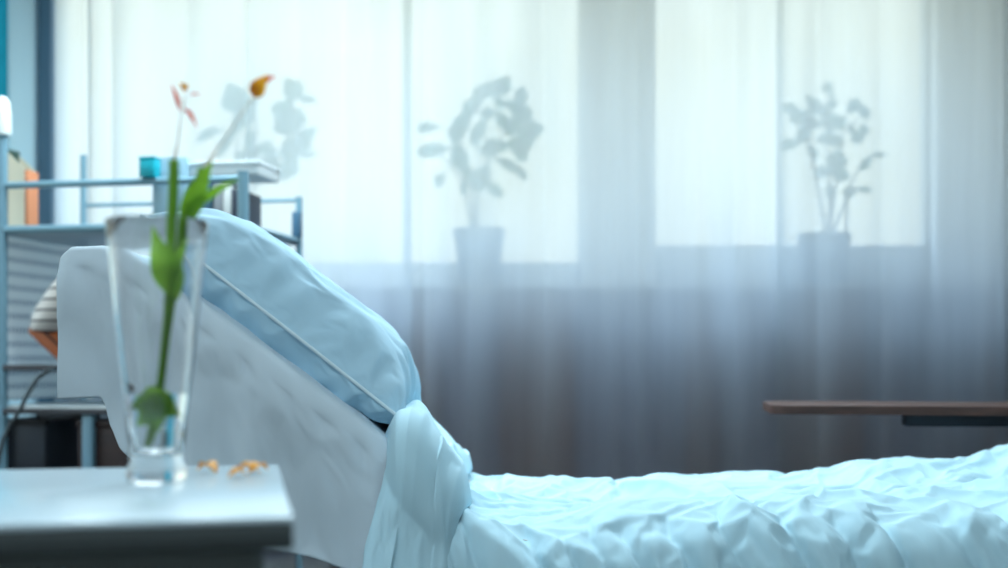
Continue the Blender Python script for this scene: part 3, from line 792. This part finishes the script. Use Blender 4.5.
# the duvet's turned-back end, a puffy band lying across the bed and down its side
prof = [(0, -.03), (.04, .0), (.12, .03), (.22, .058), (.34, .082), (.46, .090), (.60, .084), (.76, .070), (.90, .050), (.97, .02), (1.0, -.02)]
def band_fn(u, v):
    # path across the bed: far side -> top -> near side
    Yf, Yn, R = YF + .02, YN - .03, .07
    far = 1 - v
    kx = lerp(1.0, .80, sstep(.28, .75, far))
    xl = lerp(PX(383, YN), PX(352, YN), sstep(.68, 1, v)); xr = interp([(.0, PX(462, YN)), (.68, PX(462, YN)), (.76, PX(452, YN)), (1, PX(420, YN))], v)
    X = lerp(xl, xr, u) * lerp(1, 1.06, 1 - sstep(.28, .75, v))
    L1, Lt, L2 = .2, (Yf - Yn) - 2 * R, .40; La = R * PI / 2
    tot = L1 + L2 + Lt + 2 * La; s = v * tot
    zt = max(interp(top, X), interp(ridge, X) - .01 if X > -.12 else 0)
    if s < L1: c = Vector((X, Yf, zt - R - (L1 - s))); nr = Vector((0, 1, 0))
    elif s < L1 + La: a = (s - L1) / R; nr = Vector((0, math.cos(a), math.sin(a))); c = Vector((X, Yf - R, zt - R)) + nr * R
    elif s < L1 + La + Lt: c = Vector((X, Yf - R - (s - L1 - La), zt)); nr = Vector((0, 0, 1))
    elif s < L1 + 2 * La + Lt: a = (s - L1 - La - Lt) / R; nr = Vector((0, -math.sin(a), math.cos(a))); c = Vector((X, Yn + R, zt - R)) + nr * R
    else: c = Vector((X, Yn, zt - R - (s - L1 - 2 * La - Lt))); nr = Vector((0, -1, 0))
    topness = max(0, nr.z)
    h = interp(prof, u)
    hang = s - (L1 + 2 * La + Lt)
    h = h * lerp(.34, .95, topness) * lerp(.45, 1, sstep(.3, .62, v))
    h += .022 * topness * math.exp(-((u - .38) / .2) ** 2) * sstep(.3, .62, v)
    wr = (.45 + .55 * topness) * (.010 * noise.noise(Vector((u * 2.2 + v * 3, v * 6, 3))) + .007 * noise.noise(Vector((u * 4 - v * 6, v * 7, 7))) + .008 * (max(0, 1 - 3 * abs(noise.noise(Vector((u * 2.2 - v * 5, v * 3, 17))))) ** 1.6))
    h += wr * min(1, u * 6, (1 - u) * 8)
    out = .05 * sstep(-.03, .10, hang) + .07 * sstep(.03, .30, hang)
    return c + nr * h + Vector((.25 * topness * h * (u - .3), -out, 0))
b = MB(); b.grid(band_fn, 56, 170)
bd = b.build('turned_back_end', M['duvet'], None, 180); run_cloth(bd, None, 12, .035, .35, 0); bd.parent = dv; sd = bd.modifiers.new('thickness', 'SOLIDIFY'); sd.thickness = .006; sd.offset = -1; subsurf(bd, 1)


# ------------------------------------------------------------------ overbed table
TZ = .855; ta = math.radians(-8)
near_l = Vector((PX(772, 3.02), 3.02, TZ))
ot = empty('overbed_table', (near_l.x, near_l.y, 0), ta, 'dark walnut overbed table with slim top standing past the bed', 'table')
TL, TD, TT = .88, .37, .022
def rrect(w, d, r, n=6):
    pts = []
    for (cx, cy, a0) in ((w - r, d - r, 0), (r, d - r, 90), (r, r, 180), (w - r, r, 270)):
        for k in range(n + 1):
            a = math.radians(a0 + 90 * k / n); pts.append((cx + r * math.cos(a), cy + r * math.sin(a)))
    return pts
def slab(pts, z0, z1, bev=.003):
    b = MB(); lo = [b.bm.verts.new((x, y, z0)) for x, y in pts]; hi = [b.bm.verts.new((x, y, z1)) for x, y in pts]
    b.bm.faces.new(hi); b.bm.faces.new(lo[::-1]); n = len(pts)
    for k in range(n): b.bm.faces.new((lo[k], lo[(k + 1) % n], hi[(k + 1) % n], hi[k]))
    return b
slab(rrect(TL, TD, .055), TZ - TT, TZ).build('tabletop', M['tabletop'], ot, 30)
b = MB(); b.box((TL / 2 + .17, TD * .45, TZ - TT - .018), (.52, .06, .034), bevel=.004); b.build('support_arm', M['tablemetal'], ot)
b = MB(); b.box((TL - .06, TD * .62, .43), (.06, .045, .72), bevel=.006); b.build('column', M['tablemetal'], ot)
b = MB(); b.box((TL - .06, TD * .45, TZ - TT - .030), (.07, .2, .02), bevel=.004); b.build('bracket', M['tablemetal'], ot)
b = MB(); b.box((TL - .06, .18, .09), (.06, .6, .03), bevel=.006)
b.box((TL - .36, .44, .09), (.6, .05, .03), bevel=.006); b.build('base', M['tablemetal'], ot)
for x, y in ((TL - .06, -.1), (TL - .06, .46), (TL - .62, .44)):
    b = MB(); b.tube([(x, y - .012, .037), (x, y + .012, .037)], .036, 18); b.box((x, y, .065), (.024, .04, .03)); b.build('castor', M['rubber'], ot)


# ------------------------------------------------------------------ bedside cabinet
CT = .848; ca = math.radians(12)
corner = Vector((-.165, .94, 0)); cw, cd = .40, .47
cen = corner + rotZ(ca) @ Vector((-cw / 2, cd / 2, 0))
cab = empty('bedside_cabinet', cen, ca, 'grey bedside cabinet with white top carrying the glass vase', 'cabinet')
b = MB(); b.box((0, 0, CT - .003), (cw, cd, .006), bevel=.002); b.build('top', M['cabtop'], cab)
b = MB(); b.box((0, 0, CT - .0165), (cw, cd, .021), bevel=.003); b.build('top_edge', M['cabdark'], cab)  # shade on the front of the top, put into the colour
b = MB()
bw, bd_ = cw - .045, cd - .03
b.box((-bw / 2 + .009, .005, .445), (.018, bd_, .76), bevel=.002); b.box((bw / 2 - .009, .005, .445), (.018, bd_, .76), bevel=.002)
b.box((0, bd_ / 2 - .003, .445), (bw - .03, .012, .76)); b.box((0, .005, .08), (bw - .03, bd_ - .02, .02)); b.box((0, .005, .64), (bw - .03, bd_ - .03, .016))
b.box((0, -bd_ / 2 + .016, .811), (bw - .03, .02, .03))
b.build('body', M['cabbody'], cab)
b = MB(); b.box((0, -bd_ / 2 + .004, .725), (bw - .04, .018, .135), bevel=.003); dr = b.build('drawer', M['cabbody'], cab)
b = MB(); b.lathe([(0, .026), (.011, .024), (.014, .018), (.011, .010), (.006, .006), (.006, 0)], n=20); b.build('knob', M['darkknob'], dr, loc=(.035, -bd_ / 2 - .004, .775), rot=(PI / 2, 0, 0))
b = MB(); b.box((0, -bd_ / 2 + .004, .362), (bw - .04, .018, .54), bevel=.003); dr = b.build('door', M['cabbody'], cab)
b = MB(); b.lathe([(0, .026), (.011, .024), (.014, .018), (.011, .010), (.006, .006), (.006, 0)], n=20); b.build('knob', M['darkknob'], dr, loc=(-.12, -bd_ / 2 - .004, .5), rot=(PI / 2, 0, 0))
for x in (-1, 1):
    for y in (-1, 1):
        b = MB(); b.tube([(x * (bw / 2 - .04), y * (bd_ / 2 - .05), 0), (x * (bw / 2 - .04), y * (bd_ / 2 - .05), .072)], .018, 14); b.build('foot', M['rubber'], cab)

# vase, water and the two wilting flowers
VY = 1.22; vb = Vector((PX(157, VY), VY, CT))
vs = empty('glass_vase', vb, 0, 'tall flared clear glass vase on the white cabinet top', 'vase')
k = VY / F
outer = [(0, .0), (27 * k, .0), (29.5 * k, .003), (29 * k, .012), (26 * k, .02), (26.5 * k, .03), (30 * k, .07), (35 * k, .11), (41 * k, .17), (47.5 * k, .235), (50 * k, .262)]
inner = [(50 * k - .0016, .262), (47.5 * k - .0016, .235), (41 * k - .0018, .17), (35 * k - .002, .11), (27.7 * k, .07), (22 * k, .035), (17 * k, .026), (0, .024)]
b = MB(); b.lathe(outer + [(50 * k - .0008, .2632)] + inner, n=56); b.build('glass', M['glass'], vs, 60)
b = MB(); wl = .088
b.lathe([(0, .0245), (16.8 * k, .0265), (21.8 * k, .0355), (27.5 * k, .0702), (29.9 * k, wl), (0, wl)], n=56); b.build('water', M['water'], vs, 50)

def smooth_path(pts, n=5):
    out = []
    for i in range(len(pts) - 1):
        p0, p1, p2, p3 = pts[max(i - 1, 0)], pts[i], pts[i + 1], pts[min(i + 2, len(pts) - 1)]
        for q in range(n):
            t = q / n
            out.append(.5 * ((2 * p1) + (p2 - p0) * t + (2 * p0 - 5 * p1 + 4 * p2 - p3) * t * t + (3 * p1 - p0 - 3 * p2 + p3) * t ** 3))
    return out + [pts[-1]]
def flower(pts, thin, green_leaves, petals, label):
    w = [P(x, y, VY + dy) for x, y, dy in pts]; base = w[0].copy()
    root = empty('cut_flower', base, 0, label, 'flower', 'cut flowers in the vase')
    w = smooth_path([q - base for q in w]); m = len(w)
    b = MB(); b.tube(w, [lerp(.0026, .0052, sstep(.25, .75, i / m)) for i in range(m)], 10); b.build('stem', M['stem'], root, 180)
    t = smooth_path([w[-1]] + [P(x, y, VY + dy) - base for x, y, dy in thin])
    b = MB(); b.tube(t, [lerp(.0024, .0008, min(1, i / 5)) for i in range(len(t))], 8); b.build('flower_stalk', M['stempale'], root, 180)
    for (x0, y0, x1, y1, wd, cu, nx) in green_leaves:
        b = MB(); b.leaf(P(x0, y0, VY) - base, P(x1, y1, VY - .01) - base, wd * k, cu, Vector((nx, -1, .2)), 10); b.build('leaf', M['leaf'], root, 180)
    for (x0, y0, x1, y1, wd, mm) in petals:
        b = MB(); b.leaf(P(x0, y0, VY + .01) - base, P(x1, y1, VY) - base, wd * k, .2, Vector((.3, -1, .3)), 8); b.build('petal', M[mm], root, 180)
    return root
flower([(150, 446, 0), (157, 400, 0), (163, 350, 0), (168, 300, 0), (171, 240, .005), (173, 200, .005), (174, 160, .005)], [(178, 140, .01), (181, 118, .01), (186, 96, .01)],
       [(178, 300, 152, 232, 30, .15, .2), (172, 300, 188, 238, 18, .1, -.3), (170, 396, 134, 408, 26, .2, .1), (154, 398, 180, 416, 28, .2, -.2), (158, 394, 158, 432, 30, .2, 0), (164, 402, 140, 426, 24, .1, .4)],
       [(186, 92, 178, 82, 8, 'petalorange'), (184, 92, 190, 84, 7, 'petalorange'), (180, 112, 170, 82, 5, 'petalred'), (184, 108, 198, 130, 5, 'petalred'), (190, 98, 203, 94, 3, 'petalred')],
       'straight green stem in the vase ending in a shrivelled red flower')
flower([(152, 442, .01), (160, 400, .012), (166, 350, .014), (174, 290, .014), (182, 240, .014), (191, 205, .012), (204, 168, .01)], [(222, 142, .01), (244, 110, .01), (258, 92, .01)],
       [(182, 232, 213, 160, 22, .05, .1), (196, 208, 240, 178, 9, .1, 0), (188, 228, 206, 190, 18, .1, -.4)],
       [(254, 98, 268, 74, 17, 'petalorange'), (254, 96, 257, 78, 12, 'petalorange'), (262, 86, 277, 76, 8, 'petalred')],
       'leaning leafy green stem in the vase topped by an orange petal')
def fallen(px, py, L, ang, w, label, mm='petalorange'):
    Y = F * (ZC - CT) / (py - HZ); p = P(px, py, Y); p.z = CT
    b = MB(); d = Vector((math.cos(ang), math.sin(ang), 0)) * L / 2
    d *= 1.3; w *= 1.35
    b.leaf(-d + Vector((0, 0, .002)), d + Vector((0, 0, .004)), w, .28, Vector((0, 0, 1)), 8)
    o = b.build('fallen_petal', M[mm], None, 180, loc=p); sd = o.modifiers.new('thickness', 'SOLIDIFY'); sd.thickness = .001
    tag(o, label, 'petal', 'fallen petals on the cabinet top')
fallen(207, 474, .022, 2.6, .014, 'lone curled orange petal lying closest to the vase foot')
fallen(238, 479, .016, .4, .012, 'short orange petal fallen left of the right pair')
fallen(247, 476, .022, .1, .016, 'broad orange petal in the middle of the right pile')
fallen(259, 474, .020, .9, .013, 'orange petal nearest the right edge of the cabinet top')


# ------------------------------------------------------------------ light
def ceiling_lamp(x, y, energy, label, tilt=(0, 0, 0), size=(1.2, .5), spread=160, col=(.72, .91, 1)):  # unseen lamps added to brighten the bed, its near side and the rack
    root = empty('ceiling_lamp', (x, y, RZ), 0, label, 'ceiling lamp', 'ceiling lamps')
    b = MB(); b.box((0, 0, -.03), (size[0] + .06, size[1] + .06, .06), bevel=.006); b.build('housing', M['lampbody'], root)
    b = MB(); b.box((0, 0, -.064), (size[0], size[1], .006)); b.build('diffuser', M['lampglow'], root, 0)
    ld = bpy.data.lights.new('ceiling_light', 'AREA'); ld.shape = 'RECTANGLE'; ld.size, ld.size_y = size; ld.energy = energy; ld.color = col; ld.spread = math.radians(spread)
    o = bpy.data.objects.new('ceiling_light', ld); C.objects.link(o); o.location = (x, y, RZ - .08); o.rotation_euler = tilt
ceiling_lamp(.3, 3.7, 43, 'flat ceiling lamp above the bed', (math.radians(-25), 0, 0), spread=140)
ceiling_lamp(-.2, .2, 32, 'flat ceiling lamp nearer the camera', (math.radians(20), 0, 0))
ceiling_lamp(-.9, 3.7, 32, 'flat ceiling lamp over the rack by the teal wall', size=(.9, .4))

for w, nm in ((W1, 'window_portal'), (W2, 'window_portal')):
    ld = bpy.data.lights.new(nm, 'AREA'); ld.shape = 'RECTANGLE'; ld.size = w[1] - w[0]; ld.size_y = w[3] - w[2]; ld.cycles.is_portal = True
    o = bpy.data.objects.new(nm, ld); C.objects.link(o); o.location = ((w[0] + w[1]) / 2, WY + WT + .01, (w[2] + w[3]) / 2); o.rotation_euler = (-PI / 2, 0, 0)

ld = bpy.data.lights.new('window_portal', 'AREA'); ld.shape = 'RECTANGLE'; ld.size = W3[3] - W3[2]; ld.size_y = W3[1] - W3[0]; ld.cycles.is_portal = True
o = bpy.data.objects.new('window_portal', ld); C.objects.link(o); o.location = (RX0 - .21, (W3[0] + W3[1]) / 2, (W3[2] + W3[3]) / 2); o.rotation_euler = (0, -PI / 2, 0)

wd = bpy.data.worlds.new('sky'); SC.world = wd; wd.use_nodes = True
nt = wd.node_tree; bg = nt.nodes['Background']
tc = nt.nodes.new('ShaderNodeTexCoord'); sp = nt.nodes.new('ShaderNodeSeparateXYZ'); nt.links.new(tc.outputs['Generated'], sp.inputs[0])
rmp = nt.nodes.new('ShaderNodeMapRange'); rmp.inputs['From Min'].default_value = 0.25; rmp.inputs['From Max'].default_value = .85; nt.links.new(sp.outputs['Z'], rmp.inputs[0])
mx = nt.nodes.new('ShaderNodeMixRGB'); mx.inputs[1].default_value = (*SKY_HORIZON, 1); mx.inputs[2].default_value = (*SKY_ZENITH, 1); nt.links.new(rmp.outputs[0], mx.inputs[0])
nt.links.new(mx.outputs[0], bg.inputs[0]); bg.inputs[1].default_value = SKY_GAIN

# ------------------------------------------------------------------ camera
cd_ = bpy.data.cameras.new('camera'); cam = bpy.data.objects.new('camera', cd_); C.objects.link(cam)
cam.location = (0, 0, ZC); cam.rotation_euler = (PI / 2, 0, 0)
cd_.sensor_width = 36; cd_.lens = 36 * F / 1008; cd_.shift_y = (HZ - 284) / 1008
cd_.dof.use_dof = True; cd_.dof.focus_distance = 2.06; cd_.dof.aperture_fstop = cd_.lens / 1000 / .0185
cd_.clip_start = .01
SC.camera = cam
SC.view_settings.view_transform = 'Standard'; SC.view_settings.look = 'None'; SC.view_settings.gamma = 1; SC.view_settings.use_curve_mapping = False
SC.view_settings.exposure = EXPOSURE
SC.cycles.use_denoising = True
SC.cycles.max_bounces = 12; SC.cycles.transparent_max_bounces = 16
